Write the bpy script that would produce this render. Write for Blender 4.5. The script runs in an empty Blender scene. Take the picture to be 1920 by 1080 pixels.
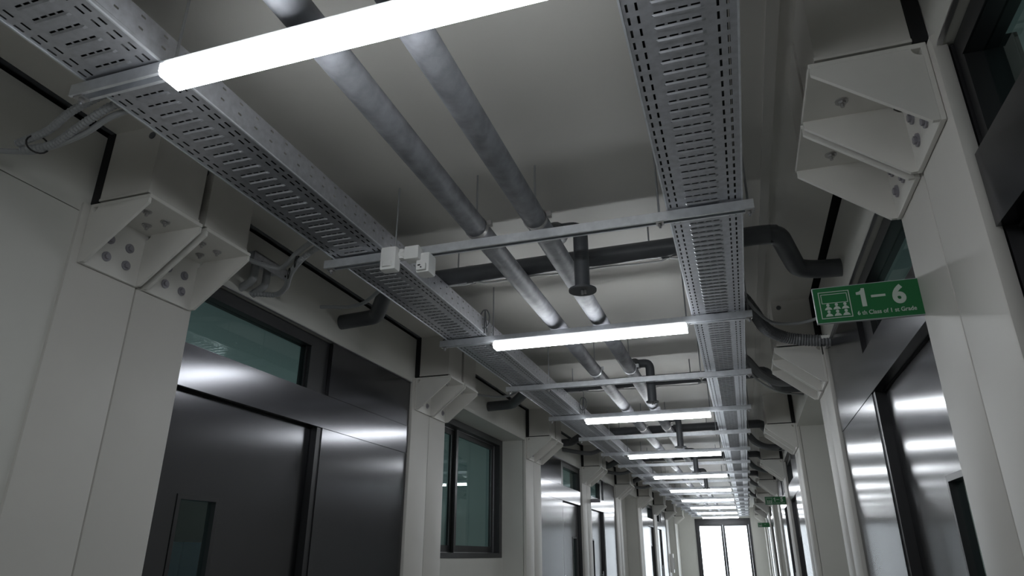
import bpy, bmesh, math, random
from math import sin, cos, pi, radians, sqrt, atan2
from mathutils import Vector, Matrix, Quaternion

# ------------------------------------------------------------------ camera, world, exposure
S = bpy.context.scene
COL = S.collection
Z0 = 1.5                      # eye height; all z values below are given from the eye upwards
cam_d = bpy.data.cameras.new('camera'); cam = bpy.data.objects.new('camera', cam_d); COL.objects.link(cam)
cam_d.sensor_width = 36.0; cam_d.lens = 36.0 * 1263.0 / 1920.0; cam_d.clip_start = 0.02; cam_d.clip_end = 300
cam.location = (0, 0, Z0)
cam.rotation_euler = (radians(90 + 21.7), 0, radians(18.1))
S.camera = cam
S.view_settings.view_transform = 'Standard'; S.view_settings.look = 'None'
S.view_settings.exposure = 0.0; S.view_settings.gamma = 1.0; S.view_settings.use_curve_mapping = False
W = bpy.data.worlds.new('world'); S.world = W; W.use_nodes = True
bg = W.node_tree.nodes['Background']; bg.inputs[0].default_value = (0.90, 0.96, 1.0, 1); bg.inputs[1].default_value = 6.0
LIGHT_E = 26.0                 # emission of the ceiling battens

def area(name, loc, rot, sx, sy, power, color=(1, 1, 1)):
    d = bpy.data.lights.new(name, 'AREA'); d.shape = 'RECTANGLE'; d.size = sx; d.size_y = sy; d.energy = power; d.color = color
    o = bpy.data.objects.new(name, d); COL.objects.link(o); o.location = loc; o.rotation_euler = rot
    return o
# weak fill lamps added in the class rooms, standing in for window daylight
area('classroom_fill', (-6.8, 12, Z0 + 0.1), (0, radians(90), 0), 1.6, 24, 95, (0.80, 0.95, 0.95)).rotation_euler = (0, radians(-90), 0)
area('classroom_fill', (5.0, 12, Z0 + 0.1), (0, radians(90), 0), 1.6, 24, 95, (0.80, 0.95, 0.95))

# ------------------------------------------------------------------ materials
def mat(name, col, rough=0.5, metal=0.0, noise=0.0, nscale=6.0, bump=0.0, bscale=60.0, aniso=0.0, stretch=None, spec=None, trans=0.0, emit=None, estr=0.0, mix2=None, ior=None):
    m = bpy.data.materials.new(name); m.use_nodes = True
    nt = m.node_tree; b = nt.nodes['Principled BSDF']
    b.inputs['Base Color'].default_value = (*col, 1); b.inputs['Roughness'].default_value = rough; b.inputs['Metallic'].default_value = metal
    if spec is not None: b.inputs['Specular IOR Level'].default_value = spec
    if ior: b.inputs['IOR'].default_value = ior
    if trans: b.inputs['Transmission Weight'].default_value = trans
    if emit: b.inputs['Emission Color'].default_value = (*emit, 1); b.inputs['Emission Strength'].default_value = estr
    tc = nt.nodes.new('ShaderNodeTexCoord'); mp = nt.nodes.new('ShaderNodeMapping'); nt.links.new(tc.outputs['Object'], mp.inputs[0])
    if stretch: mp.inputs['Scale'].default_value = stretch
    if noise:
        n = nt.nodes.new('ShaderNodeTexNoise'); n.inputs['Scale'].default_value = nscale; n.inputs['Detail'].default_value = 5
        nt.links.new(mp.outputs[0], n.inputs['Vector'])
        r = nt.nodes.new('ShaderNodeMapRange'); r.inputs[1].default_value = 0.3; r.inputs[2].default_value = 0.7
        nt.links.new(n.outputs[0], r.inputs[0])
        mx = nt.nodes.new('ShaderNodeMix'); mx.data_type = 'RGBA'
        c2 = mix2 or tuple(max(0, c * (1 - noise)) for c in col); c1 = tuple(min(1, c * (1 + noise * 0.5)) for c in col)
        mx.inputs[6].default_value = (*c1, 1); mx.inputs[7].default_value = (*c2, 1)
        nt.links.new(r.outputs[0], mx.inputs[0]); nt.links.new(mx.outputs[2], b.inputs['Base Color'])
    if bump:
        n2 = nt.nodes.new('ShaderNodeTexNoise'); n2.inputs['Scale'].default_value = bscale; n2.inputs['Detail'].default_value = 3
        nt.links.new(mp.outputs[0], n2.inputs['Vector'])
        bp = nt.nodes.new('ShaderNodeBump'); bp.inputs['Strength'].default_value = bump; bp.inputs['Distance'].default_value = 0.01
        nt.links.new(n2.outputs[0], bp.inputs['Height']); nt.links.new(bp.outputs[0], b.inputs['Normal'])
    if aniso:
        b.inputs['Anisotropic'].default_value = aniso
        t = nt.nodes.new('ShaderNodeTangent'); t.direction_type = 'RADIAL'; t.axis = 'Z'; nt.links.new(t.outputs[0], b.inputs['Tangent'])
    return m

M = dict(
    paint=mat('grey_paint', (0.60, 0.583, 0.55), 0.5, noise=0.05, nscale=1.5),
    ceil=mat('ceiling_paint', (0.66, 0.642, 0.605), 0.55, noise=0.06, nscale=1.2),
    wall=mat('wall_paint', (0.60, 0.595, 0.56), 0.5, noise=0.05, nscale=1.3),
    bracket=mat('bracket_paint', (0.69, 0.675, 0.64), 0.45, noise=0.05, nscale=5),
    black=mat('gap_shade_black', (0.008, 0.008, 0.009), 0.8),  # flat black that paints the shade inside gaps
    floor=mat('floor_vinyl', (0.42, 0.42, 0.40), 0.25, noise=0.08, nscale=2),
    steel=mat('brushed_dark_steel', (0.125, 0.125, 0.134), 0.20, 1.0, noise=0.06, nscale=2.0, aniso=0.8),
    frame=mat('dark_frame_metal', (0.055, 0.055, 0.058), 0.35, 0.6),
    alu=mat('bright_edge_metal', (0.55, 0.55, 0.56), 0.3, 1.0),
    galv=mat('galvanised_steel', (0.52, 0.53, 0.57), 0.36, 0.75, noise=0.15, nscale=35),
    strut=mat('galvanised_strut', (0.78, 0.80, 0.84), 0.34, 0.65, noise=0.12, nscale=25),
    pipe=mat('pipe_lagging', (0.27, 0.275, 0.30), 0.55, noise=0.35, nscale=14, bump=0.35, bscale=22),
    pipedark=mat('dark_pvc_pipe', (0.095, 0.10, 0.11), 0.45, noise=0.15, nscale=10),
    rod=mat('threaded_rod', (0.42, 0.43, 0.45), 0.4, 0.9, bump=0.0),
    bolt=mat('zinc_bolt', (0.45, 0.44, 0.44), 0.35, 0.85),
    cap=mat('round_bolt_cap', (0.30, 0.29, 0.32), 0.45, 0.2),
    white=mat('white_plastic', (0.86, 0.86, 0.85), 0.4),
    whitecable=mat('white_cable', (0.62, 0.62, 0.62), 0.5),
    conduit=mat('grey_conduit', (0.33, 0.34, 0.35), 0.5),
    conduit_dk=mat('dark_conduit', (0.16, 0.165, 0.175), 0.5),
    tie=mat('black_tie', (0.01, 0.01, 0.01), 0.5),
    green=mat('sign_green', (0.0035, 0.125, 0.032), 0.45),
    signw=mat('sign_white', (0.45, 0.52, 0.46), 0.5),
    signedge=mat('sign_edge', (0.35, 0.40, 0.40), 0.4),
    lamp=mat('lamp_diffuser', (0.9, 0.9, 0.9), 0.5, emit=(0.93, 0.97, 1.0), estr=LIGHT_E),
    housing=mat('lamp_housing', (0.7, 0.7, 0.7), 0.4),
    blue=mat('blue_laminate', (0.28, 0.52, 0.78), 0.4),
    pale=mat('pale_laminate', (0.30, 0.42, 0.42), 0.4),
    room=mat('classroom_paint', (0.46, 0.54, 0.53), 0.7),
)
def glass_mat(name, tint):
    m = bpy.data.materials.new(name); m.use_nodes = True; nt = m.node_tree
    for n in list(nt.nodes): nt.nodes.remove(n)
    out = nt.nodes.new('ShaderNodeOutputMaterial'); tr = nt.nodes.new('ShaderNodeBsdfTransparent'); tr.inputs[0].default_value = (*tint, 1)
    gl = nt.nodes.new('ShaderNodeBsdfGlossy'); gl.inputs['Roughness'].default_value = 0.01; gl.inputs[0].default_value = (0.85, 1, 0.97, 1)
    fr = nt.nodes.new('ShaderNodeFresnel'); fr.inputs[0].default_value = 1.65
    ge = nt.nodes.new('ShaderNodeNewGeometry'); mu = nt.nodes.new('ShaderNodeMath'); mu.operation = 'MULTIPLY'; iv = nt.nodes.new('ShaderNodeMath'); iv.operation = 'SUBTRACT'; iv.inputs[0].default_value = 1.0
    nt.links.new(ge.outputs['Backfacing'], iv.inputs[1]); nt.links.new(fr.outputs[0], mu.inputs[0]); nt.links.new(iv.outputs[0], mu.inputs[1])
    mx = nt.nodes.new('ShaderNodeMixShader'); nt.links.new(mu.outputs[0], mx.inputs[0]); nt.links.new(tr.outputs[0], mx.inputs[1]); nt.links.new(gl.outputs[0], mx.inputs[2])
    nt.links.new(mx.outputs[0], out.inputs[0]); return m
M['glass'] = glass_mat('tinted_glass', (0.84, 0.915, 0.91))
M['clear'] = glass_mat('clear_glass', (0.97, 0.985, 1.0))

# ------------------------------------------------------------------ mesh builder
class MB:
    def __init__(s): s.v = []; s.f = []
    def add(s, vs, fs):
        n = len(s.v); s.v += [tuple(v) for v in vs]; s.f += [tuple(i + n for i in f) for f in fs]; return s
    def box(s, x0, x1, y0, y1, z0, z1, b=0.0):
        x0, x1 = min(x0, x1), max(x0, x1); y0, y1 = min(y0, y1), max(y0, y1); z0, z1 = min(z0, z1), max(z0, z1)
        if not b:
            return s.add([(x0,y0,z0),(x1,y0,z0),(x1,y1,z0),(x0,y1,z0),(x0,y0,z1),(x1,y0,z1),(x1,y1,z1),(x0,y1,z1)],
                         [(0,3,2,1),(4,5,6,7),(0,1,5,4),(1,2,6,5),(2,3,7,6),(3,0,4,7)])
        bm = bmesh.new(); bmesh.ops.create_cube(bm, size=1.0)
        for v in bm.verts: v.co = ((x0+x1)/2 + v.co.x*(x1-x0), (y0+y1)/2 + v.co.y*(y1-y0), (z0+z1)/2 + v.co.z*(z1-z0))
        bmesh.ops.bevel(bm, geom=bm.edges[:], offset=b, segments=2, affect='EDGES', profile=0.6)
        bm.verts.index_update(); s.add([v.co[:] for v in bm.verts], [[v.index for v in f.verts] for f in bm.faces]); bm.free(); return s
    def prism(s, pts, axis, a, b):                     # polygon extruded along an axis
        n = len(pts)
        def P(p, t): return (t, p[0], p[1]) if axis == 'x' else ((p[0], t, p[1]) if axis == 'y' else (p[0], p[1], t))
        vs = [P(p, a) for p in pts] + [P(p, b) for p in pts]
        return s.add(vs, [tuple(range(n))[::-1], tuple(range(n, 2*n))] + [(i, (i+1) % n, n+(i+1) % n, n+i) for i in range(n)])
    def tube(s, pts, r, n=12, caps=True, rf=None):
        pts = [Vector(p) for p in pts]; m = len(pts); rings = []
        t0 = (pts[1]-pts[0]).normalized(); up = Vector((0,0,1)) if abs(t0.z) < 0.9 else Vector((1,0,0))
        u = t0.cross(up).normalized(); tp = t0
        for i, p in enumerate(pts):
            t = (pts[min(i+1, m-1)] - pts[max(i-1, 0)]).normalized()
            q = tp.rotation_difference(t); u = (q @ u).normalized(); tp = t
            w = t.cross(u).normalized(); rr = rf(i) if rf else r
            rings.append([p + (u*cos(2*pi*k/n) + w*sin(2*pi*k/n))*rr for k in range(n)])
        fs = []
        for i in range(m-1):
            for k in range(n):
                a = i*n+k; b = i*n+(k+1) % n; fs.append((a, b, b+n, a+n))
        if caps: fs += [tuple(range(n))[::-1], tuple(range((m-1)*n, m*n))]
        return s.add([v for r_ in rings for v in r_], fs)
    def cyl(s, a, b, r, n=14): return s.tube([a, b], r, n)
    def build(s, name, material, parent=None, smooth=False):
        off = Vector((0,0,Z0)) - (Vector(parent.matrix_world.translation) if parent else Vector())
        if parent is not None: off = Vector((0,0,Z0)) - Vector(WORLD[parent.name])
        me = bpy.data.meshes.new(name); me.from_pydata([(v[0]+off.x, v[1]+off.y, v[2]+off.z) for v in s.v], [], s.f)
        bm = bmesh.new(); bm.from_mesh(me); bmesh.ops.recalc_face_normals(bm, faces=bm.faces[:]); bm.to_mesh(me); bm.free()
        me.materials.append(M[material])
        if smooth:
            me.polygons.foreach_set('use_smooth', [True]*len(me.polygons))
            try: me.set_sharp_from_angle(angle=radians(35))
            except Exception: pass
        o = bpy.data.objects.new(name, me); COL.objects.link(o)
        if parent: o.parent = parent
        WORLD[o.name] = WORLD[parent.name] if parent else (0, 0, 0)
        return o
WORLD = {}
LABELS = set()
def tag(o, label, cat, group=None):
    o['label'] = label; o['category'] = cat
    if group: o['group'] = group
    return o
def empty(name, loc):
    o = bpy.data.objects.new(name, None); COL.objects.link(o); o.location = (loc[0], loc[1], loc[2]+Z0); o.empty_display_size = 0.1
    WORLD[o.name] = (loc[0], loc[1], loc[2]+Z0); return o
def thing(name, label, cat, loc, group=None): return tag(empty(name, loc), label, cat, group)
def struct(o): o['kind'] = 'structure'; return o
def sempty(name, loc): return struct(empty(name, loc))
def copy_tree(root, loc, label, group=None):
    r = root.copy(); COL.objects.link(r); r.location = (loc[0], loc[1], loc[2]+Z0); r['label'] = label
    WORLD[r.name] = tuple(r.location)
    if group: r['group'] = group
    for ch in list(root.children):
        c = ch.copy(); COL.objects.link(c); c.parent = r; WORLD[c.name] = WORLD[r.name]
        for g in list(ch.children):
            d = g.copy(); COL.objects.link(d); d.parent = c; WORLD[d.name] = WORLD[r.name]
    return r
def smooth_path(P, n=8):
    P = [Vector(p) for p in P]; Q = [P[0]*2-P[1]] + P + [P[-1]*2-P[-2]]; out = []
    for i in range(1, len(Q)-2):
        a, b, c, d = Q[i-1], Q[i], Q[i+1], Q[i+2]
        for k in range(n):
            t = k/n; out.append(0.5*((2*b)+(c-a)*t+(2*a-5*b+4*c-d)*t*t+(3*b-a-3*c+d)*t*t*t))
    out.append(P[-1]); return out
def resample(P, step):
    P = [Vector(p) for p in P]; out = [P[0]]; acc = 0
    for a, b in zip(P, P[1:]):
        L = (b-a).length; t = step-acc
        while t < L: out.append(a+(b-a)*(t/L)); t += step
        acc = (acc+L) % step
    out.append(P[-1]); return out
def elbow_path(P, r, n=6):                              # polyline with rounded corners
    P = [Vector(p) for p in P]; out = [P[0]]
    for i in range(1, len(P)-1):
        a = (P[i-1]-P[i]).normalized(); b = (P[i+1]-P[i]).normalized(); A = P[i]+a*r; B = P[i]+b*r
        for k in range(n+1):
            t = k/n; out.append(A*(1-t)**2 + P[i]*2*t*(1-t) + B*t*t)
    out.append(P[-1]); return out
ORD = ['first', 'second', 'third', 'fourth', 'fifth', 'sixth', 'seventh', 'eighth', 'ninth', 'tenth', 'eleventh', 'twelfth', 'thirteenth', 'fourteenth', 'fifteenth', 'sixteenth', 'seventeenth', 'eighteenth', 'nineteenth', 'twentieth', 'twenty first', 'twenty second']

# ------------------------------------------------------------------ dimensions
XL, XR = -2.43, 0.645          # column planes
CE_L, CE_R = -2.398, 0.613     # edges of the corridor ceiling
ZF, ZC = -1.5, 1.70            # floor, ceiling
LIN = 1.316                    # underside of the lintel
YB, YE = -3.2, 28.0
PW = 0.665                     # width of a column pair
PAIRS = [1.775 + 3.1*k for k in range(-1, 9)]          # pair -1 is behind the camera's left edge
PAIRS = [p if i != 2 else 4.86 for i, p in enumerate(PAIRS)]
def X(side, d): return XL + d if side < 0 else XR - d     # d = distance from the column plane into the corridor
SN = {-1: 'left', 1: 'right'}

# ------------------------------------------------------------------ floor, ceiling, shell
struct(MB().box(-7, 5.2, YB, YE+0.3, ZF-0.1, ZF).build('floor', 'floor'))
c = MB(); y = YB
edges = [YB] + [p+PW/2 for p in PAIRS] + [YE]
c.box(CE_L, CE_R, YB, YE, ZC, ZC+0.08)
c.box(CE_L-0.4, CE_R+0.4, YB, YE, ZC+0.35, ZC+0.40)
struct(c.build('ceiling', 'ceil'))
t = MB().box(0.262, 0.305, YB+0.1, YE-0.1, ZC-0.014, ZC); struct(t.build('trim_1', 'paint'))
t = MB().box(-2.045, -2.002, YB+0.1, YE-0.1, ZC-0.014, ZC); struct(t.build('trim_2', 'paint'))
# black boxes put the shade into the room joint and the beam end gaps
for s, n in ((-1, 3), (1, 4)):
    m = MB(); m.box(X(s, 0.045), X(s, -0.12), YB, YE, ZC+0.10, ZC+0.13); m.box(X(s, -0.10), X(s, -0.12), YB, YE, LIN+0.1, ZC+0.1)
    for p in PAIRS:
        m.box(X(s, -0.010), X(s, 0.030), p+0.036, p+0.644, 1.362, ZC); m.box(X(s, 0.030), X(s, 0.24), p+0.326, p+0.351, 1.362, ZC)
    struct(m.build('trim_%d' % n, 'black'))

# bay types by index between pair i and i+1 (same on both sides): D door near, P door far, R recess
BAYS = ['D', 'P', 'D', 'R', 'P', 'D', 'R', 'P', 'D', 'R', 'P']
bayspan = []
for i in range(len(PAIRS)+1):
    a = YB if i == 0 else PAIRS[i-1]+PW
    b = YE if i == len(PAIRS) else PAIRS[i]
    bayspan.append((a, b, BAYS[i]))
LEFT_FLAT = 1                                           # the bay beside the camera on the left is plain wall
RECESS = 0.30
for s in (-1, 1):
    w = MB()
    w.box(X(s, -0.012), X(s, -0.10), YB, YE, LIN, ZC-0.012)           # lintel running along the corridor
    for i, (a, b, k) in enumerate(bayspan):
        if s < 0 and i in (0, LEFT_FLAT):
            w.box(X(s, -0.014), X(s, -0.10), a, b, ZF, LIN-0.003); continue
        if k == 'R':
            xi = X(s, -RECESS)
            if s < 0 and i == 3:                           # recess with the window
                wy0, wy1, wz0 = a+0.04, b-0.012, -0.02
                w.box(xi, xi-0.10, a-0.3, wy0, ZF, LIN); w.box(xi, xi-0.10, wy0, b+0.3, ZF, wz0); w.box(xi, xi-0.10, wy1, b+0.3, wz0, LIN)
            else: w.box(xi, X(s, -RECESS-0.10), a-0.3, b+0.3, ZF, LIN)
            w.box(X(s, -0.10), X(s, -RECESS-0.10), a-0.3, b+0.3, LIN, LIN+0.08)   # soffit
            w.box(X(s, -0.042), X(s, -RECESS), a-0.3, a-0.004, ZF, LIN)
            w.box(X(s, -0.042), X(s, -RECESS), b+0.004, b+0.3, ZF, LIN)
    struct(w.build('wall_' + SN[s], 'wall'))
# rooms behind the side walls
for s in (-1, 1):
    far = X(s, -4.4) if s < 0 else X(s, -4.5)
    r = MB(); r.box(far, far + 0.1*s, YB, YE, ZF, ZC); r.box(X(s, -0.12), far, YB, YE, ZC-0.05, ZC+0.02)
    for yy in (PAIRS[3]+PW/2, PAIRS[6]+PW/2, YB+0.1, YE-0.1): r.box(X(s, -0.45), far, yy-0.05, yy+0.05, ZF, ZC)
    struct(r.build('wall_classroom_' + SN[s], 'room'))
struct(MB().box(-7, 5.2, YB-0.1, YB, ZF, ZC+0.4).build('wall_back', 'wall'))
# end wall with glazed double door
DX0, DX1, DZ = -1.74, 0.11, 1.10
w = MB(); w.box(-7, DX0-0.08, YE, YE+0.15, ZF, ZC+0.4); w.box(DX1+0.08, 5.2, YE, YE+0.15, ZF, ZC+0.4); w.box(DX0-0.08, DX1+0.08, YE, YE+0.15, DZ+0.22, ZC+0.4)
struct(w.build('wall_end', 'wall'))
dr = sempty('door_1', ((DX0+DX1)/2, YE, ZF))
f = MB(); f.box(DX0-0.08, DX0, YE-0.03, YE+0.1, ZF, DZ+0.22); f.box(DX1, DX1+0.08, YE-0.03, YE+0.1, ZF, DZ+0.22); f.box(DX0, DX1, YE-0.03, YE+0.1, DZ, DZ+0.22)
f.build('door_frame', 'frame', dr)
for a, b in ((DX0, (DX0+DX1)/2), ((DX0+DX1)/2, DX1)):
    l = MB(); l.box(a+0.002, a+0.075, YE, YE+0.05, ZF+0.01, DZ); l.box(b-0.075, b-0.002, YE, YE+0.05, ZF+0.01, DZ); l.box(a+0.075, b-0.075, YE, YE+0.05, DZ-0.05, DZ); l.box(a+0.075, b-0.075, YE, YE+0.05, ZF+0.01, ZF+0.12)
    lf = l.build('door_leaf', 'frame', dr)
    MB().box(a+0.075, b-0.075, YE+0.02, YE+0.028, ZF+0.12, DZ-0.05).build('glass_pane', 'clear', lf)
    MB().box((a+b)/2+(0.33 if a < -1 else -0.33)-0.012, (a+b)/2+(0.33 if a < -1 else -0.33)+0.012, YE-0.05, YE-0.02, -0.75, -0.35, 0.004).build('door_handle', 'alu', lf)

# ------------------------------------------------------------------ columns
proto = {}
def half_column(s, y0, y1, base):
    t = thing('steel_column', 'x', 'column', (X(s, 0), (y0+y1)/2, ZF))
    MB().box(X(s, 0), X(s, -0.040), y0, y1, ZF, 1.355, 0.010).build('column_shaft', 'paint', t, True)
    return t
def side_phrase(s): return 'left' if s < 0 else 'right'
def pair_phrase(s, i):
    """a way to find the column pair: i counts from 1 = the nearest pair in view"""
    if s < 0: d = {1: 'left of the wide grey door', 2: 'left of the dark recessed window', 3: 'just beyond the dark recessed window'}
    else: d = {1: 'by the large 1-6 sign', 4: 'by the small 1-5 sign'}
    return d.get(i, '%s pair along the %s wall' % (ORD[i-1], side_phrase(s)))
for s in (-1, 1):
    for i, y in enumerate(PAIRS):
        if i == 0: continue                              # hidden behind the camera
        for h, (a, b) in enumerate(((y, y+PW/2-0.002), (y+PW/2+0.002, y+PW))):
            t = half_column(s, a, b, None)
            if i+1 < len(PAIRS)+1: pass
            t['label'] = 'grey painted steel column, %s half, %s' % (('near', 'far')[h], pair_phrase(s, i))
            t['group'] = 'steel columns on the %s wall' % side_phrase(s)

# ------------------------------------------------------------------ brackets with the ceiling beam ends they carry
def bracket(s, y0, y1, detail=True):
    t = thing('support_bracket', 'x', 'bracket', (X(s, 0), (y0+y1)/2, 1.095))
    MB().box(X(s, 0.001), X(s, 0.016), y0, y1, 1.095, 1.345, 0.003).build('back_plate', 'bracket', t)
    MB().box(X(s, 0.001), X(s, 0.312), y0, y1, 1.341, 1.357, 0.003).build('top_plate', 'bracket', t)
    arc = [(0.016+0.026*cos(a), 1.341-0.026*sin(a)) for a in [pi/2*k/6 for k in range(7)]]
    pts = [(X(s, d), z) for d, z in (arc + [(0.016, 1.097), (0.034, 1.097), (0.308, 1.318), (0.308, 1.341)])]
    for a, b in ((y0, y0+0.013), (y1-0.013, y1)):
        MB().prism(pts, 'y', a, b).build('gusset', 'bracket', t)
    if detail:
        ym = (y0+y1)/2
        for dy in (-0.05, 0.05):
            for z in (1.165, 1.245):
                m = MB(); m.cyl((X(s, 0.014), ym+dy+0.012, z), (X(s, 0.022), ym+dy+0.012, z), 0.021, 16); m.cyl((X(s, 0.02), ym+dy+0.012, z), (X(s, 0.030), ym+dy+0.012, z), 0.0125, 6)
                m.build('bolt', 'cap', t)
            for d in (0.10, 0.20):
                m = MB(); m.cyl((X(s, d), ym+dy, 1.342), (X(s, d), ym+dy, 1.337), 0.020, 16); m.cyl((X(s, d), ym+dy, 1.338), (X(s, d), ym+dy, 1.329), 0.0125, 6); m.cyl((X(s, d), ym+dy, 1.330), (X(s, d), ym+dy, 1.318), 0.006, 8)
                m.build('bolt', 'bolt', t)
    return t
def beam_end(s, y0, y1):
    t = thing('beam_end', 'x', 'beam', (X(s, 0.17), (y0+y1)/2, 1.358))
    MB().box(X(s, 0.032), X(s, 0.288), y0+0.008, y1-0.008, 1.380, ZC).build('web', 'paint', t)
    MB().box(X(s, 0.031), X(s, 0.292), y0+0.004, y1-0.004, 1.368, 1.380, 0.002).build('end_plate', 'paint', t)
    MB().box(X(s, 0.034), X(s, 0.280), y0+0.016, y1-0.016, 1.3572, 1.368).build('dark_gap_slab', 'black', t)  # black slab added as the dark gap under the beam end
    if y0 < 8:
        MB().cyl((X(s, 0.24), y0+0.010, ZC-0.05), (X(s, 0.24), y0+0.004, ZC-0.05), 0.016, 14).build('plug', 'pipedark', t)
    return t
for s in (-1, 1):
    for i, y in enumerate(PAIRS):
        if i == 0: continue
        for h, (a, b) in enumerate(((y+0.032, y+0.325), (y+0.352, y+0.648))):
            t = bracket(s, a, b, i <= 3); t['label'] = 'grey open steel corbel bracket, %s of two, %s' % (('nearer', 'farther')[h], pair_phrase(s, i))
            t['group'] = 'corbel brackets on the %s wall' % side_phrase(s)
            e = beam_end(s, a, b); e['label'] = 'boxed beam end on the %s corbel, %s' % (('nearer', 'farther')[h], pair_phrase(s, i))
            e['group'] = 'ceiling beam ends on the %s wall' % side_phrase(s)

# ------------------------------------------------------------------ door bays
ndoor, nwin, ntrim = 1, 0, 4
def bay(s, i, a, b, kind):
    global ndoor, nwin, ntrim
    L = b-a
    yy = (lambda u: a+u) if kind == 'D' else (lambda u: b-u)
    bx = lambda m, d0, d1, u0, u1, z0, z1, bev=0.0: m.box(X(s, d0), X(s, d1), yy(u0), yy(u1), z0, z1, bev)
    ndoor += 1; nwin += 1; ntrim += 1
    # header band and steel side panels (fixed cladding)
    tr = sempty('trim_%d' % ntrim, (X(s, -0.03), (a+b)/2, ZF))
    bx(MB(), -0.022, -0.07, 0.002, L-0.002, 0.748, 0.955).build('header_band', 'steel', tr)
    bx(MB(), -0.024, -0.07, 1.235, L-0.002, ZF, 0.745).build('side_panel', 'steel', tr)
    bx(MB(), -0.024, -0.07, 1.262, L-0.002, 0.958, LIN-0.006).build('upper_panel', 'steel', tr)
    bx(MB(), -0.030, -0.20, 1.185, 1.235, ZF, 0.745).build('door_jamb', 'frame', tr)
    bx(MB(), -0.010, -0.024, 0, L, LIN-0.006, LIN).build('edge_strip', 'alu', tr)
    bx(MB(), -0.043, -0.20, -0.10, -0.004, ZF, LIN-0.008).build('door_jamb', 'frame', tr)
    bx(MB(), -0.0705, -0.20, -0.05, 1.2, 0.741, 0.95).build('head_track_block', 'black', tr)  # track deepened into a black block against light leaking over the leaf
    # transom window
    wn = sempty('window_%d' % nwin, (X(s, -0.08), yy(0.6), 0.95))
    m = MB(); bx(m, -0.050, -0.13, 0.0, 1.26, 1.238, LIN-0.007); bx(m, -0.050, -0.13, 1.06, 1.26, 0.95, 1.238); bx(m, -0.050, -0.13, 0.0, 0.04, 0.95, 1.238); bx(m, -0.060, -0.13, 0.04, 1.06, 0.90, 0.957)
    fr = m.build('window_frame', 'frame', wn)
    m = MB(); bx(m, -0.046, -0.052, 0.04, 1.07, 1.238, 1.244); bx(m, -0.075, -0.082, 1.045, 1.06, 0.957, 1.238)
    m.build('glazing_bead', 'frame', wn)
    bx(MB(), -0.095, -0.101, 0.04, 1.06, 0.957, 1.238).build('glass_pane', 'glass', wn)
    # sliding door leaf with narrow window
    dn = sempty('door_%d' % ndoor, (X(s, -0.09), yy(0.6), ZF))
    u0, u1, z0, z1 = (0.19, 0.47, -1.1, 0.272)
    m = MB(); bx(m, -0.075, -0.12, -0.05, u0, ZF+0.01, 0.739); bx(m, -0.075, -0.12, u1, 1.18, ZF+0.01, 0.74); bx(m, -0.075, -0.12, u0, u1, z1, 0.74); bx(m, -0.075, -0.12, u0, u1, ZF+0.01, z0)
    lf = m.build('door_leaf', 'steel', dn)
    m = MB(); bx(m, -0.071, -0.122, u0, u0+0.022, z0, z1); bx(m, -0.071, -0.122, u1-0.022, u1, z0, z1); bx(m, -0.071, -0.122, u0+0.022, u1-0.022, z1-0.022, z1); bx(m, -0.071, -0.122, u0+0.022, u1-0.022, z0, z0+0.022)
    m.build('slot_frame', 'frame', lf)
    bx(MB(), -0.095, -0.101, u0+0.022, u1-0.022, z0+0.022, z1-0.022).build('glass_pane', 'glass', lf)
    m = MB(); bx(m, -0.045, -0.057, 1.05, 1.07, -0.75, -0.25, 0.003); bx(m, -0.055, -0.076, 1.053, 1.067, -0.70, -0.68); bx(m, -0.055, -0.076, 1.053, 1.067, -0.32, -0.30)
    m.build('door_handle', 'alu', lf)
for s in (-1, 1):
    for i, (a, b, k) in enumerate(bayspan):
        if k == 'R' or (s < 0 and i <= LEFT_FLAT) or b-a < 2 : continue
        bay(s, i, a+0.003, b-0.003, k)
# small leftover bay before the end wall
for s in (-1, 1):
    a, b, k = bayspan[-1]
    if b-a < 2: struct(MB().box(X(s, -0.014), X(s, -0.1), a, b, ZF, LIN).build('wall_end_' + SN[s], 'wall'))

# recessed window on the left
a, b, _ = bayspan[3]; xi = X(-1, -RECESS); y0, y1, z0, z1 = a+0.75, b-0.012, -0.02, LIN-0.002
nwin += 1
y0 = a+0.04
wn = sempty('window_%d' % nwin, (xi, (y0+y1)/2, z0))
m = MB(); m.box(xi-0.12, xi+0.004, y0, y0+0.07, z0, z1); m.box(xi-0.12, xi+0.004, y1-0.10, y1, z0, z1); m.box(xi-0.12, xi+0.004, y0+0.07, y1-0.10, z0, z0+0.05); m.box(xi-0.12, xi+0.004, y0+0.07, y1-0.10, z1-0.065, z1)
m.build('window_frame', 'frame', wn)
for (p, q, dx) in ((y0+0.07, 6.73, -0.108), (6.68, y1-0.10, -0.070)):
    m = MB(); za, zb = z0+0.05, z1-0.065; x0, x1 = xi+dx-0.028, xi+dx
    m.box(x0, x1, p, p+0.055, za, zb); m.box(x0, x1, q-0.10, q, za, zb); m.box(x0, x1, p+0.055, q-0.10, za, za+0.07); m.box(x0, x1, p+0.055, q-0.10, zb-0.06, zb)
    sh = m.build('sash', 'frame', wn)
    e = MB(); e.box(x1, x1+0.005, p, q, zb-0.006, zb+0.002); e.box(x1, x1+0.005, q-0.010, q, za, zb); e.box(x1, x1+0.005, p, q, za, za+0.007); e.box(x1, x1+0.003, q-0.106, q-0.10, za+0.07, zb-0.06)
    e.build('sash_edge', 'alu', sh)
    MB().box(x0+0.01, x0+0.015, p+0.055, q-0.10, za+0.07, zb-0.06).build('glass_pane', 'glass', sh)

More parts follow.
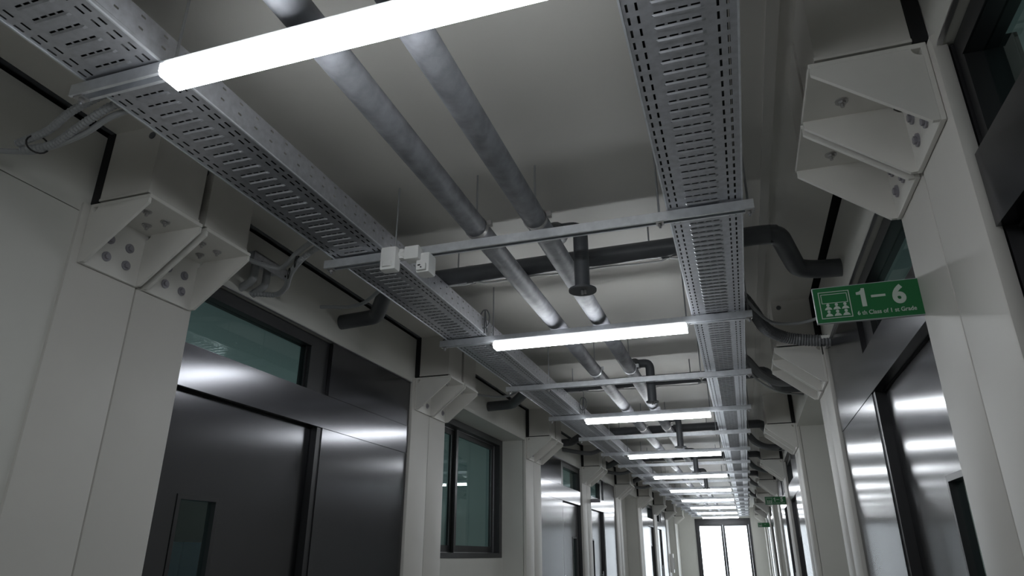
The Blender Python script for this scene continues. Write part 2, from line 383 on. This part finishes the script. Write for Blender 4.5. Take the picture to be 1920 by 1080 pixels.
# ------------------------------------------------------------------ perforated cable trays
def tray(x0, x1, ya, yb, label):
    t = thing('cable_tray', label, 'cable tray', ((x0+x1)/2, (ya+yb)/2, 1.357))
    zb = 1.357; w = x1-x0; P = 0.050
    # strips across: two slot rows on each side and three short slots beside each pressed rib
    us = [0, 0.013, 0.020, 0.039, 0.046, 0.078, 0.083, 0.105, 0.113, 0.135, 0.143, 0.165, 0.173, 0.195, w-0.085, w-0.055, w-0.048, w-0.030, w-0.023, w]
    k = (w-0.09-0.078)/0.122
    us = us[:5] + [0.078+(u-0.078)*k for u in us[5:14]] + us[14:]
    nu = len(us)
    side_holes = {1, 3, nu-5, nu-3}; slotc = {6, 8, 10, 12}
    vs = [0, 0.006, 0.0125, 0.0145, 0.018, 0.024, 0.0275, 0.035]
    zz = {0: 0, 1: 0, 2: 0, 3: 0, 4: -0.005, 5: -0.005, 6: 0, 7: 0}
    V, F = [], []
    n = int((yb-ya)/P)
    rows = []
    for k in range(n):
        for j in range(8): rows.append((k, j))
    def row(y, dz):
        base = len(V)
        for i, u in enumerate(us):
            V.append((x0+u, y, zb + (dz if 6 <= i <= 13 else 0)))
        return base
    bases = []
    for k in range(n):
        for j in range(8): bases.append((row(ya+k*P+vs[j], zz[j]), j))
    bases.append((row(ya+n*P, 0), 0))
    for (b0, j), (b1, _) in zip(bases, bases[1:]):
        for i in range(nu-1):
            if i in side_holes and j in (1, 2, 3, 4, 5, 6): continue
            if i in slotc and j == 1: continue
            F.append((b0+i, b0+i+1, b1+i+1, b1+i))
    m = MB(); m.v = V; m.f = F
    o = m.build('tray_floor', 'galv', t)
    for sx, xx in ((1, x0), (-1, x1)):
        # side rail with a row of small slots and a returned lip
        V2, F2 = [], []; zs = [zb, zb+0.045, zb+0.052, zb+0.086, zb+0.093, zb+0.107]; Q = 0.085; ys = [0, 0.016]
        n2 = int((yb-ya)/Q); rr = []
        for k in range(n2):
            for yy_ in ys:
                rr.append((ya+k*Q+yy_, yy_ == 0))
        rr.append((ya+n2*Q, False)); rr.append((yb, False))
        for y_, _h in rr:
            for z_ in zs: V2.append((xx, y_, z_))
            V2.append((xx+sx*0.014, y_, zs[-1])); 
        c_ = 7
        for r_ in range(len(rr)-1):
            for i in range(6):
                if rr[r_][1] and i in (1, 3): continue
                b0 = r_*c_+i; F2.append((b0, b0+1, b0+c_+1, b0+c_))
        m2 = MB(); m2.v = V2; m2.f = F2; m2.build('side_rail', 'galv', t)
        MB().box(xx-sx*0.003, xx+sx*0.003, ya, yb, zb-0.003, zb+0.003).build('lower_edge', 'strut', t)
    return t
TL = tray(-1.770, -1.483, 0.0, 27.2, 'wide perforated galvanised cable tray along the left of the ceiling')
TR = tray(-0.160, 0.141, 0.3, 27.2, 'perforated galvanised cable tray running down the right side of the ceiling')

random.seed(4)
def added_dark_cables(x0, x1, label):  # unseen cables, added so the tray slots look dark
    m = MB(); n = 15
    for i in range(n):
        x = x0+0.014+(x1-x0-0.028)*i/(n-1); ph = random.random()*6
        m.tube([(x+0.004*sin(ph+y*0.9), y, 1.3735+0.002*sin(ph*2+y*0.7)) for y in [0.4+0.9*k for k in range(30)]], 0.0112, 6)
    o = tag(m.build('added_dark_cables', 'tie', None, True), label, 'cables'); o['kind'] = 'stuff'
added_dark_cables(-1.770, -1.483, 'dark cables added inside the left cable tray to darken its slots')
added_dark_cables(-0.160, 0.141, 'dark cables added inside the right cable tray to darken its slots')
# ------------------------------------------------------------------ strut bars and battens
def strut(y):
    t = thing('strut_channel', 'x', 'support bar', (-0.815, y, 1.308))
    m = MB(); x0, x1 = -1.818, 0.183; w = 0.0205; th = 0.003
    prof = [(-w, 0), (-w, 0.041), (w, 0.041), (w, 0), (w-0.010, 0), (w-0.010, 0.003), (w-0.003, 0.003), (w-0.003, 0.038), (-w+0.003, 0.038), (-w+0.003, 0.003), (-w+0.010, 0.003), (-w+0.010, 0)]
    m.prism([(y+p, 1.308+q) for p, q in prof], 'x', x0, x1); m.build('channel', 'strut', t)
    for xr in (-1.787, -1.442, -0.196, 0.163):
        rd = MB().cyl((xr, y, 1.283), (xr, y, ZC+0.01), 0.0045, 8).build('hanging_rod', 'rod', t, True)
        MB().cyl((xr, y, 1.290), (xr, y, 1.301), 0.0095, 6).build('nut', 'bolt', rd)
        MB().box(xr-0.016, xr+0.016, y-0.016, y+0.016, 1.302, 1.3075).build('washer', 'bolt', rd)
    return t
BY = [1.212 + 1.40*k for k in range(0, 19)]
b0 = strut(BY[0]); bars = [b0] + [copy_tree(b0, (-0.815, y, 1.308), 'x') for y in BY[1:]]
for k, bsr in enumerate(bars):
    if k == 0: l = 'galvanised strut bar across the corridor just above the nearest batten light'
    elif k == 1: l = 'galvanised strut bar carrying the white motion sensors'
    elif k % 2 == 0: l = 'galvanised strut bar directly above the %s batten light from the camera' % ORD[k//2]
    else: l = 'bare galvanised strut bar between the %s and %s batten lights' % (ORD[(k-1)//2], ORD[(k-1)//2+1]) if k < 17 else 'last bare galvanised strut bar before the end doors'
    bsr['label'] = l; bsr['group'] = 'strut bars crossing under the ceiling'
def batten(y):
    t = thing('batten_light', 'x', 'light', (-0.808, y, 1.252)); x0, x1 = -1.418, -0.196
    m = MB(); m.prism([(y-0.042, 1.265), (y-0.042, 1.290), (y+0.042, 1.290), (y+0.042, 1.265), (y+0.035, 1.252), (y-0.035, 1.252)], 'x', x0, x1); m.build('diffuser', 'lamp', t)
    m = MB(); m.box(x0+0.003, x1-0.003, y-0.036, y+0.036, 1.2902, 1.304); m.build('housing', 'housing', t)
    for xc in (-1.23, -0.38): MB().box(xc-0.02, xc+0.02, y-0.024, y+0.024, 1.3035, 1.3075).build('clip', 'strut', t)
    return t
LY = [1.188 + 2.80*k for k in range(-1, 10)]
l0 = batten(LY[1]); lights = [copy_tree(l0, (-0.808, LY[0], 1.252), 'x'), l0] + [copy_tree(l0, (-0.808, y, 1.252), 'x') for y in LY[2:]]
LL = ['white batten light behind the camera', 'large glowing white batten light at the top, nearest the camera', 'glowing white batten light beside the flexible duct, second from the camera']
for k, o in enumerate(lights):
    o['label'] = LL[k] if k < 3 else 'glowing white batten light, %s from the camera' % ORD[k-1] if k < 10 else 'smallest glowing batten light, farthest from the camera before the end doors'
    o['group'] = 'batten lights under the strut bars'

# ------------------------------------------------------------------ pipes
def run(x, label):
    t = thing('ceiling_pipe', label, 'pipe', (x, 0, 1.42)); pts = [(x, 0.1+0.45*k, 1.42) for k in range(61)]
    MB().tube(pts, 0.052, 20).build('pipe_run', 'pipe', t, True)
    for k, y in enumerate((2.62, 5.35, 8.1)):
        m = MB(); m.tube([(x, y-0.012, 1.42), (x, y+0.012, 1.42)], 0.0555, 20); m.box(x+0.04, x+0.075, y-0.012, y+0.012, 1.42, 1.445); r_ = m.build('pipe_clamp', 'bolt' if k != 1 else 'strut', t, True)
        MB().cyl((x, y, 1.47), (x, y, ZC+0.005), 0.0045, 8).build('hanging_rod', 'rod', r_)
    return t
run(-1.03, 'grey lagged pipe along the ceiling, the left one of two')
run(-0.745, 'grey lagged pipe along the ceiling, the right one of two, with drop pipes')
CY = [3.36, 6.27, 8.92, 11.7, 14.5]; DY = [2.93, 5.55, 8.12, 10.8, 13.5]
for k, y in enumerate(CY):
    zc = 1.52
    lab = ['thick dark pipe crossing behind the motion sensors and bending into both walls', 'thick dark cross pipe above the fourth strut bar', 'dark cross pipe above the sixth strut bar', 'distant dark cross pipe above the eighth strut bar', 'farthest dark cross pipe in sight near the end of the ceiling'][k]
    t = thing('cross_pipe', lab, 'pipe', (-0.9, y, zc), 'pipes crossing the corridor')
    path = elbow_path([(-2.52, y+0.40, 1.47), (-2.16, y+0.36, 1.47), (-1.90, y+0.02, zc), (-1.8, y, zc), (0.27, y-0.03, zc), (0.33, y-0.01, zc), (0.43, y+0.33, 1.46), (0.52, y+0.38, 1.46), (0.70, y+0.40, 1.46)], 0.05)
    MB().tube(path, 0.050, 18).build('pipe_run', 'pipedark', t, True)
    for x in (-1.35, -0.24):
        m = MB().tube([(x-0.02, y, zc), (x+0.02, y, zc)], 0.054, 18); cl = m.build('pipe_clamp', 'pipedark', t, True)
        MB().cyl((x-0.08, y, zc+0.04), (x-0.08, y, ZC+0.005), 0.0045, 8).build('hanging_rod', 'rod', cl)
    if k < 3:
        P = []
        for q in range(45):
            x = -1.55+q*0.035; sag = 0.006*sin(q*0.5) + (0.018 if abs(x+1.33) < 0.03 or abs(x+0.22) < 0.03 else 0)
            P.append((x, y-0.002, zc-0.056+sag*0.6-0.004))
        tag(MB().tube(smooth_path(P, 2), 0.0055, 6).build('cable', 'whitecable', None, True), 'thin white cable strapped under the %s dark cross pipe' % ORD[k], 'cable', 'cables under the cross pipes')
for k, y in enumerate(DY):
    t = thing('drain_drop', 'dark drop pipe with round flanged end hanging from the lagged pipe, %s from camera' % ORD[k], 'pipe', (-0.605, y, 1.17), 'flanged drop pipes')
    MB().tube(elbow_path([(-0.74, y, 1.50), (-0.605, y, 1.50), (-0.605, y, 1.175)], 0.05), 0.036, 18).build('drop_pipe', 'pipedark', t, True)
    m = MB().tube([(-0.75, y-0.13, 1.43), (-0.735, y-0.05, 1.47), (-0.73, y, 1.50), (-0.73, y+0.06, 1.50)], 0.050, 16); m.build('branch', 'pipedark', t, True)
    m = MB().cyl((-0.605, y, 1.166), (-0.605, y, 1.176), 0.066 if k != 1 else 0.052, 28); fl = m.build('flange', 'pipedark', t, True)
    m = MB().cyl((-0.605, y-0.012, 1.145), (-0.605, y-0.012, 1.167), 0.006, 8); m.cyl((-0.59, y-0.012, 1.148), (-0.59, y-0.012, 1.167), 0.006, 8); m.build('bolt', 'bolt', fl)

# ------------------------------------------------------------------ conduits, ducts, junction parts
def corr(path, r, label, cat, name='flexible_conduit', material='conduit', group=None, amp=0.10, step=0.008):  # literal paths below: points near the trays scaled about the camera, fading towards walls
    P = resample(smooth_path(path, 10), step)
    return tag(MB().tube(P, r, 12, rf=lambda i: r*(1+amp*(1 if i % 2 else -1))).build(name, material, None, False), label, cat, group)
def plain(path, r, label, cat, name='cable', material='conduit', group=None):
    return tag(MB().tube(smooth_path(path, 8), r, 10).build(name, material, None, True), label, cat, group)
# bundle at the far left
corr([(-1.710, 1.339, 1.385), (-1.831, 1.337, 1.373), (-1.989, 1.367, 1.351), (-2.144, 1.401, 1.335), (-2.279, 1.396, 1.335)], 0.013, 'grey corrugated conduit at the far left, the lower one of the bundle', 'conduit', group='conduits at the far left')
corr([(-1.710, 1.308, 1.401), (-1.831, 1.306, 1.399), (-1.989, 1.326, 1.382), (-2.126, 1.362, 1.362), (-2.279, 1.375, 1.350)], 0.013, 'grey corrugated conduit at the far left, the upper one of the bundle', 'conduit', group='conduits at the far left')
plain([(-1.710, 1.370, 1.375), (-1.850, 1.367, 1.361), (-2.007, 1.396, 1.340), (-2.217, 1.411, 1.330), (-2.306, 1.393, 1.333), (-2.380, 1.360, 1.335), (-2.470, 1.300, 1.340)], 0.010, 'thin grey cable leaving the conduit bundle at the far left', 'cable')
tag(MB().tube([(-2.19+0.036*cos(a)*0.35, 1.383+0.032*cos(a), 1.332+0.032*sin(a)) for a in [2*pi*k/16 for k in range(17)]], 0.003, 6).build('cable_tie', 'tie'), 'black tie around the far left conduit bundle', 'cable tie')
# junction plate, fittings and conduit right of the first bracket
pl = thing('junction_plate', 'perforated metal plate with pipe stubs right of the near left bracket', 'plate', (-2.35, 2.84, 1.46))
m = MB(); m.box(-2.43, -2.30, 2.66, 2.98, 1.50, 1.505); m.box(-2.305, -2.30, 2.66, 2.98, 1.44, 1.505); m.build('plate', 'galv', pl)
for yy_ in (2.72, 2.80, 2.93): MB().cyl((-2.301, yy_, 1.462), (-2.296, yy_, 1.462), 0.006, 8).build('bolt', 'tie', pl)
for yy_ in (2.76, 2.86): MB().tube(elbow_path([(-2.37, yy_, 1.50), (-2.37, yy_, 1.385), (-2.45, yy_, 1.345)], 0.03), 0.022, 12).build('pipe_stub', 'conduit', pl, True)
corr([(-1.710, 2.513, 1.401), (-1.812, 2.522, 1.390), (-1.943, 2.577, 1.365), (-2.090, 2.699, 1.354), (-2.217, 2.841, 1.355), (-2.323, 2.904, 1.347), (-2.400, 2.870, 1.345), (-2.460, 2.830, 1.345)], 0.014, 'corrugated conduit from the left tray down to the plate beside the near left bracket', 'conduit')
plain([(-1.710, 2.472, 1.411), (-1.812, 2.481, 1.405), (-1.943, 2.536, 1.382), (-2.062, 2.621, 1.374), (-2.135, 2.651, 1.376), (-2.217, 2.599, 1.395), (-2.288, 2.509, 1.415), (-2.360, 2.460, 1.440), (-2.440, 2.470, 1.460)], 0.013, 'smooth grey cable curving behind the near left bracket', 'cable')
for c_, n_ in (((-1.95, 2.545, 1.342), 'upper'), ((-2.07, 2.66, 1.342), 'lower')):
    tag(MB().tube([(c_[0]+0.02*cos(a), c_[1]-0.02*cos(a), c_[2]+0.027*sin(a)) for a in [2*pi*k/16 for k in range(17)]], 0.003, 6).build('cable_tie', 'tie'), 'black tie around the conduits beside the near left bracket, the %s one' % n_, 'cable tie', 'ties beside the near left bracket')
plain([(-1.689, 3.018, 1.380), (-1.792, 3.090, 1.370), (-1.943, 3.200, 1.360), (-2.072, 3.250, 1.366), (-2.181, 3.251, 1.378), (-2.261, 3.236, 1.382)], 0.011, 'grey cable swinging in front of the dark pipe bend on the left', 'cable')
# junction and cables further along the left
for k, y in enumerate((5.9, 9.85, 12.6, 15.5)):
    plain([(-1.68, y, 1.50), (-1.80, y+0.03, 1.50), (-1.92, y+0.04, 1.42), (-2.1, y+0.05, 1.40), (-2.46, y+0.02, 1.47)], 0.011 if k == 0 else 0.03,
          ['thin pale conduit running to the wall above the dark window', 'thick grey duct hanging beyond the third left bracket pair', 'dark duct hanging beyond the fourth left bracket pair', 'dark duct hanging beyond the fifth left bracket pair'][k], 'duct', 'flexible_duct', 'conduit' if k < 1 else 'conduit_dk')
# flexible ducts on the right
corr([(0.041, 4.120, 1.514), (0.134, 4.182, 1.512), (0.205, 4.335, 1.459), (0.276, 4.520, 1.391), (0.386, 4.650, 1.361), (0.504, 4.674, 1.335), (0.620, 4.660, 1.315), (0.700, 4.660, 1.310)], 0.038, 'thick dark corrugated duct from the right tray to the wall below the 1-6 sign', 'duct', 'flexible_duct', 'conduit_dk', amp=0.07, step=0.009)
plain([(0.062, 4.069, 1.494), (0.144, 4.120, 1.488), (0.216, 4.261, 1.437), (0.306, 4.419, 1.400), (0.425, 4.476, 1.392), (0.543, 4.461, 1.396), (0.660, 4.380, 1.410)], 0.010, 'thin grey cable sagging from the right tray behind the 1-6 sign', 'cable')
cl = thing('duct_clip', 'small white clip with a black strap on the wall below the 1-6 sign', 'clip', (0.63, 4.66, 1.31))
MB().box(0.612, 0.66, 4.62, 4.68, 1.318, 1.34, 0.004).build('clip_body', 'white', cl); MB().box(0.606, 0.612, 4.64, 4.66, 1.22, 1.35).build('strap', 'tie', cl)
for k, y in enumerate((5.75, 9.5, 12.3, 15.2, 18.2)):
    plain([(0.05, y-0.03, 1.485), (0.15, y+0.03, 1.485), (0.22, y+0.17, 1.40), (0.34, y+0.5, 1.38), (0.48, y+0.8, 1.385), (0.68, y+1.0, 1.40)], 0.009, 'thin cable sagging off the right tray beyond the %s bracket pair' % ORD[k+1], 'cable', group='thin cables off the right tray')
    plain([(0.05, y-0.12, 1.512), (0.15, y-0.08, 1.512), (0.27, y+0.08, 1.40), (0.42, y+0.2, 1.35), (0.68, y+0.22, 1.36)], 0.035, 'thick dark duct from the right tray behind the %s bracket pair on the right' % ORD[k+1], 'duct', 'flexible_duct', 'conduit_dk', 'dark ducts off the right tray')

# cable loops hanging near the left tray
for k, (x, y) in enumerate(((-1.475, 3.96), (-1.44, 6.76))):
    P = [(x+0.035*sin(a)+0.004*k, y-0.03+0.01*cos(a), 1.44+0.065*cos(a)*(1.2 if cos(a) > 0 else 0.9)) for a in [2*pi*q/20 for q in range(21)]]
    P = [(x, y-0.03, 1.35)] + P + [(x+0.02, y-0.03, 1.35)]
    tag(MB().tube(P, 0.0045, 6).build('cable_loop', 'conduit_dk', None, True), 'looped dark cable above the left end of the %s batten light' % ORD[k+1], 'cable')

# ------------------------------------------------------------------ motion sensors
yS = BY[1]-0.03
sn = thing('motion_sensor', 'white motion sensor with a curved lens, left one under the second strut bar', 'sensor', (-1.427, yS-0.03, 1.308), 'motion sensors')
MB().box(-1.467, -1.386, yS-0.065, yS-0.01, 1.221, 1.337, 0.012).build('body', 'white', sn, True)
m = MB(); prof = [(-0.026, 0), (-0.018, -0.010), (0, -0.014), (0.018, -0.010), (0.026, 0)]
m.prism([(-1.427+p, yS-0.064+q) for p, q in prof], 'z', 1.234, 1.259); m.build('lens', 'white', sn, True)
m = MB().cyl((-1.391, yS-0.02, 1.303), (-1.339, yS-0.02, 1.300), 0.020, 14); m.cyl((-1.375, yS-0.02, 1.282), (-1.375, yS-0.02, 1.329), 0.017, 14); m.build('swivel', 'white', sn, True)
s2 = thing('motion_sensor', 'white sensor box with a swivel arm, right one under the second strut bar', 'sensor', (-1.298, yS-0.03, 1.308), 'motion sensors')
MB().box(-1.347, -1.275, yS-0.06, yS-0.0, 1.262, 1.327, 0.006).build('mount', 'white', s2, True)
MB().box(-1.300, -1.232, yS-0.03, yS+0.05, 1.200, 1.300, 0.012).build('body', 'white', s2, True)
MB().box(-1.290, -1.244, yS-0.045, yS-0.028, 1.207, 1.241, 0.004).build('lens', 'white', s2, True)
m = MB(); m.cyl((-1.280, yS-0.047, 1.229), (-1.268, yS-0.047, 1.230), 0.003, 6); m.cyl((-1.267, yS-0.048, 1.218), (-1.261, yS-0.048, 1.218), 0.003, 6); m.build('indicator', 'tie', s2)

# ------------------------------------------------------------------ class signs
def text_mesh(body, size, bold):
    cu = bpy.data.curves.new('t', 'FONT'); cu.body = body; cu.size = size; cu.offset = bold; cu.extrude = 0.0006; cu.align_x = 'LEFT'; cu.resolution_u = 6
    ob = bpy.data.objects.new('t', cu); COL.objects.link(ob); bpy.context.view_layer.update()
    me = bpy.data.meshes.new_from_object(ob.evaluated_get(bpy.context.evaluated_depsgraph_get())); bpy.data.objects.remove(ob); bpy.data.curves.remove(cu)
    return me
def put_text(body, size, bold, x, y, z, parent, name, sx=1.0, width=None):
    me = text_mesh(body, size, bold); xs = [v.co.x for v in me.vertices]; x_min = min(xs)
    k = (width/(max(xs)-x_min)) if width else sx
    wp = WORLD[parent.name]
    for v in me.vertices: v.co = ((v.co.x-x_min)*k + x - wp[0], y - v.co.z - wp[1], v.co.y + z + Z0 - wp[2])
    me.materials.clear(); me.materials.append(M['signw']); o = bpy.data.objects.new(name, me); COL.objects.link(o); o.parent = parent
def sign(yc, x0, x1, z0, z1, number, sub, label):
    t = thing('class_sign', label, 'sign', (x1, yc, (z0+z1)/2), 'green class signs')
    b = MB().box(x0, x1, yc-0.006, yc+0.006, z0, z1).build('board', 'green', t)
    e = MB(); e.box(x0-0.002, x1, yc-0.0065, yc+0.0065, z0-0.002, z0); e.box(x0-0.002, x1, yc-0.0065, yc+0.0065, z1, z1+0.002); e.box(x0-0.002, x0, yc-0.0065, yc+0.0065, z0, z1); e.build('edge', 'signedge', t)
    yf = yc-0.0072; w = x1-x0; h = z1-z0
    def R(m, a, b_, c_, d): m.box(x0+a*w, x0+b_*w, yf, yc-0.006, z0+c_*h, z0+d*h)
    m = MB()
    def ring(a, b_, c_, d, tx, tz): R(m, a, b_, c_, c_+tz); R(m, a, b_, d-tz, d); R(m, a, a+tx, c_+tz, d-tz); R(m, b_-tx, b_, c_+tz, d-tz)
    ring(0.045, 0.345, 0.11, 0.88, 0.008, 0.02); ring(0.068, 0.322, 0.54, 0.81, 0.006, 0.016)
    for r_ in range(2):
        for q in range(3):
            cx = 0.105+q*0.082+0.008*0; cz = 0.17+0.19*r_
            px, pz = x0+cx*w+0.006, z0+cz*h; hh = 0.17*h
            m.prism([(px-0.012, pz), (px+0.012, pz), (px+0.009, pz+hh*0.28), (px+0.003, pz+hh*0.5), (px-0.003, pz+hh*0.5), (px-0.009, pz+hh*0.28)], 'y', yf, yc-0.006)
            m.prism([(px+0.0052*cos(a), pz+hh*0.78+0.0056*sin(a)) for a in [2*pi*g/12 for g in range(12)]], 'y', yf, yc-0.006)
    m.build('pictogram', 'signw', t)
    if number:
        u = 0.52*h; nx, nz = x0+0.405*w, z0+0.365*h
        MB().prism([(nx+a_*u, nz+b_*u) for a_, b_ in ((0.22, 0), (0.44, 0), (0.44, 1), (0.29, 1), (0.26, 0.90), (0.17, 0.83), (0.02, 0.80), (0.02, 0.66), (0.22, 0.66))], 'y', yf, yc-0.006).build('numeral', 'signw', t)
        put_text(number[-1], 0.086, 0.0036, x0+0.74*w, yf, z0+0.385*h, t, 'numeral', width=0.125*w)
        put_text(sub, 0.0205, 0.0003, x0+0.39*w, yf, z0+0.135*h, t, 'lettering', width=0.545*w)
    mm = MB(); mm.box(x0+0.545*w, x0+0.68*w, yf, yc-0.006, z0+0.60*h, z0+0.665*h); mm.build('dash', 'signw', t)
Y1 = PAIRS[1]+PW-0.02
sign(Y1, XR-0.327, XR, 0.742, 0.868, '16', '6 th Class of 1 st Grade', 'green class sign with white 1-6 fixed to the near right column')
Y4 = PAIRS[4]+PW-0.02
sign(Y4, XR-0.305, XR, 0.745, 0.862, '15', '5 th Class of 1 st Grade', 'small distant green class sign reading 1-5 on the right')
Y7 = PAIRS[7]+PW-0.02
sign(Y7, XR-0.305, XR, 0.745, 0.862, None, None, 'tiny blurred green sign near the end of the corridor on the right')
# grey blade on the left seen side on, and small wall box
tag(MB().box(XL, XL+0.16, PAIRS[4]+PW-0.03, PAIRS[4]+PW-0.01, 0.835, 0.895, 0.003).build('sign_blade', 'cap'), 'small plain grey blade projecting from the fourth column pair on the left', 'sign')
wb = thing('wall_box', 'small white box on the left wall near the end doors', 'box', (XL+0.05, 23.95, 0.0))
MB().box(XL+0.002, XL+0.10, 23.85, 24.05, -0.50, 0.07, 0.01).build('box_body', 'white', wb, True); MB().box(XL+0.10, XL+0.115, 23.90, 23.93, -0.40, -0.05, 0.004).build('handle', 'frame', wb)

# ------------------------------------------------------------------ furniture glimpsed through the glass, and an added dark backing
cb = thing('classroom_locker', 'pale blue locker seen through the narrow window of the near left door', 'locker', (-3.5, 3.7, ZF))
MB().box(-3.9, -3.52, 2.9, 4.7, ZF, 0.085).build('cabinet_body', 'blue', cb)
for q in range(4): MB().box(-3.52, -3.50, 2.905+q*0.45, 3.345+q*0.45, ZF+0.05, 0.085, 0.003).build('cabinet_door', 'blue', cb)
tag(MB().box(-3.96, -3.92, 2.6, 6.2, 0.09, 1.0, 0.004).build('dark_backing', 'frame'), 'added dark backing above the blue locker, darkens the near left door window', 'board')  # added so the upper part of the narrow window looks dark
cb = thing('pale_board', 'pale board seen low through the dark recessed window', 'board', (-3.7, 8.0, 0.0))  # plain board standing in for a pale box in that room
MB().box(-3.70, -3.68, 7.9, 8.8, 0.0, 0.42).build('panel', 'pale', cb)
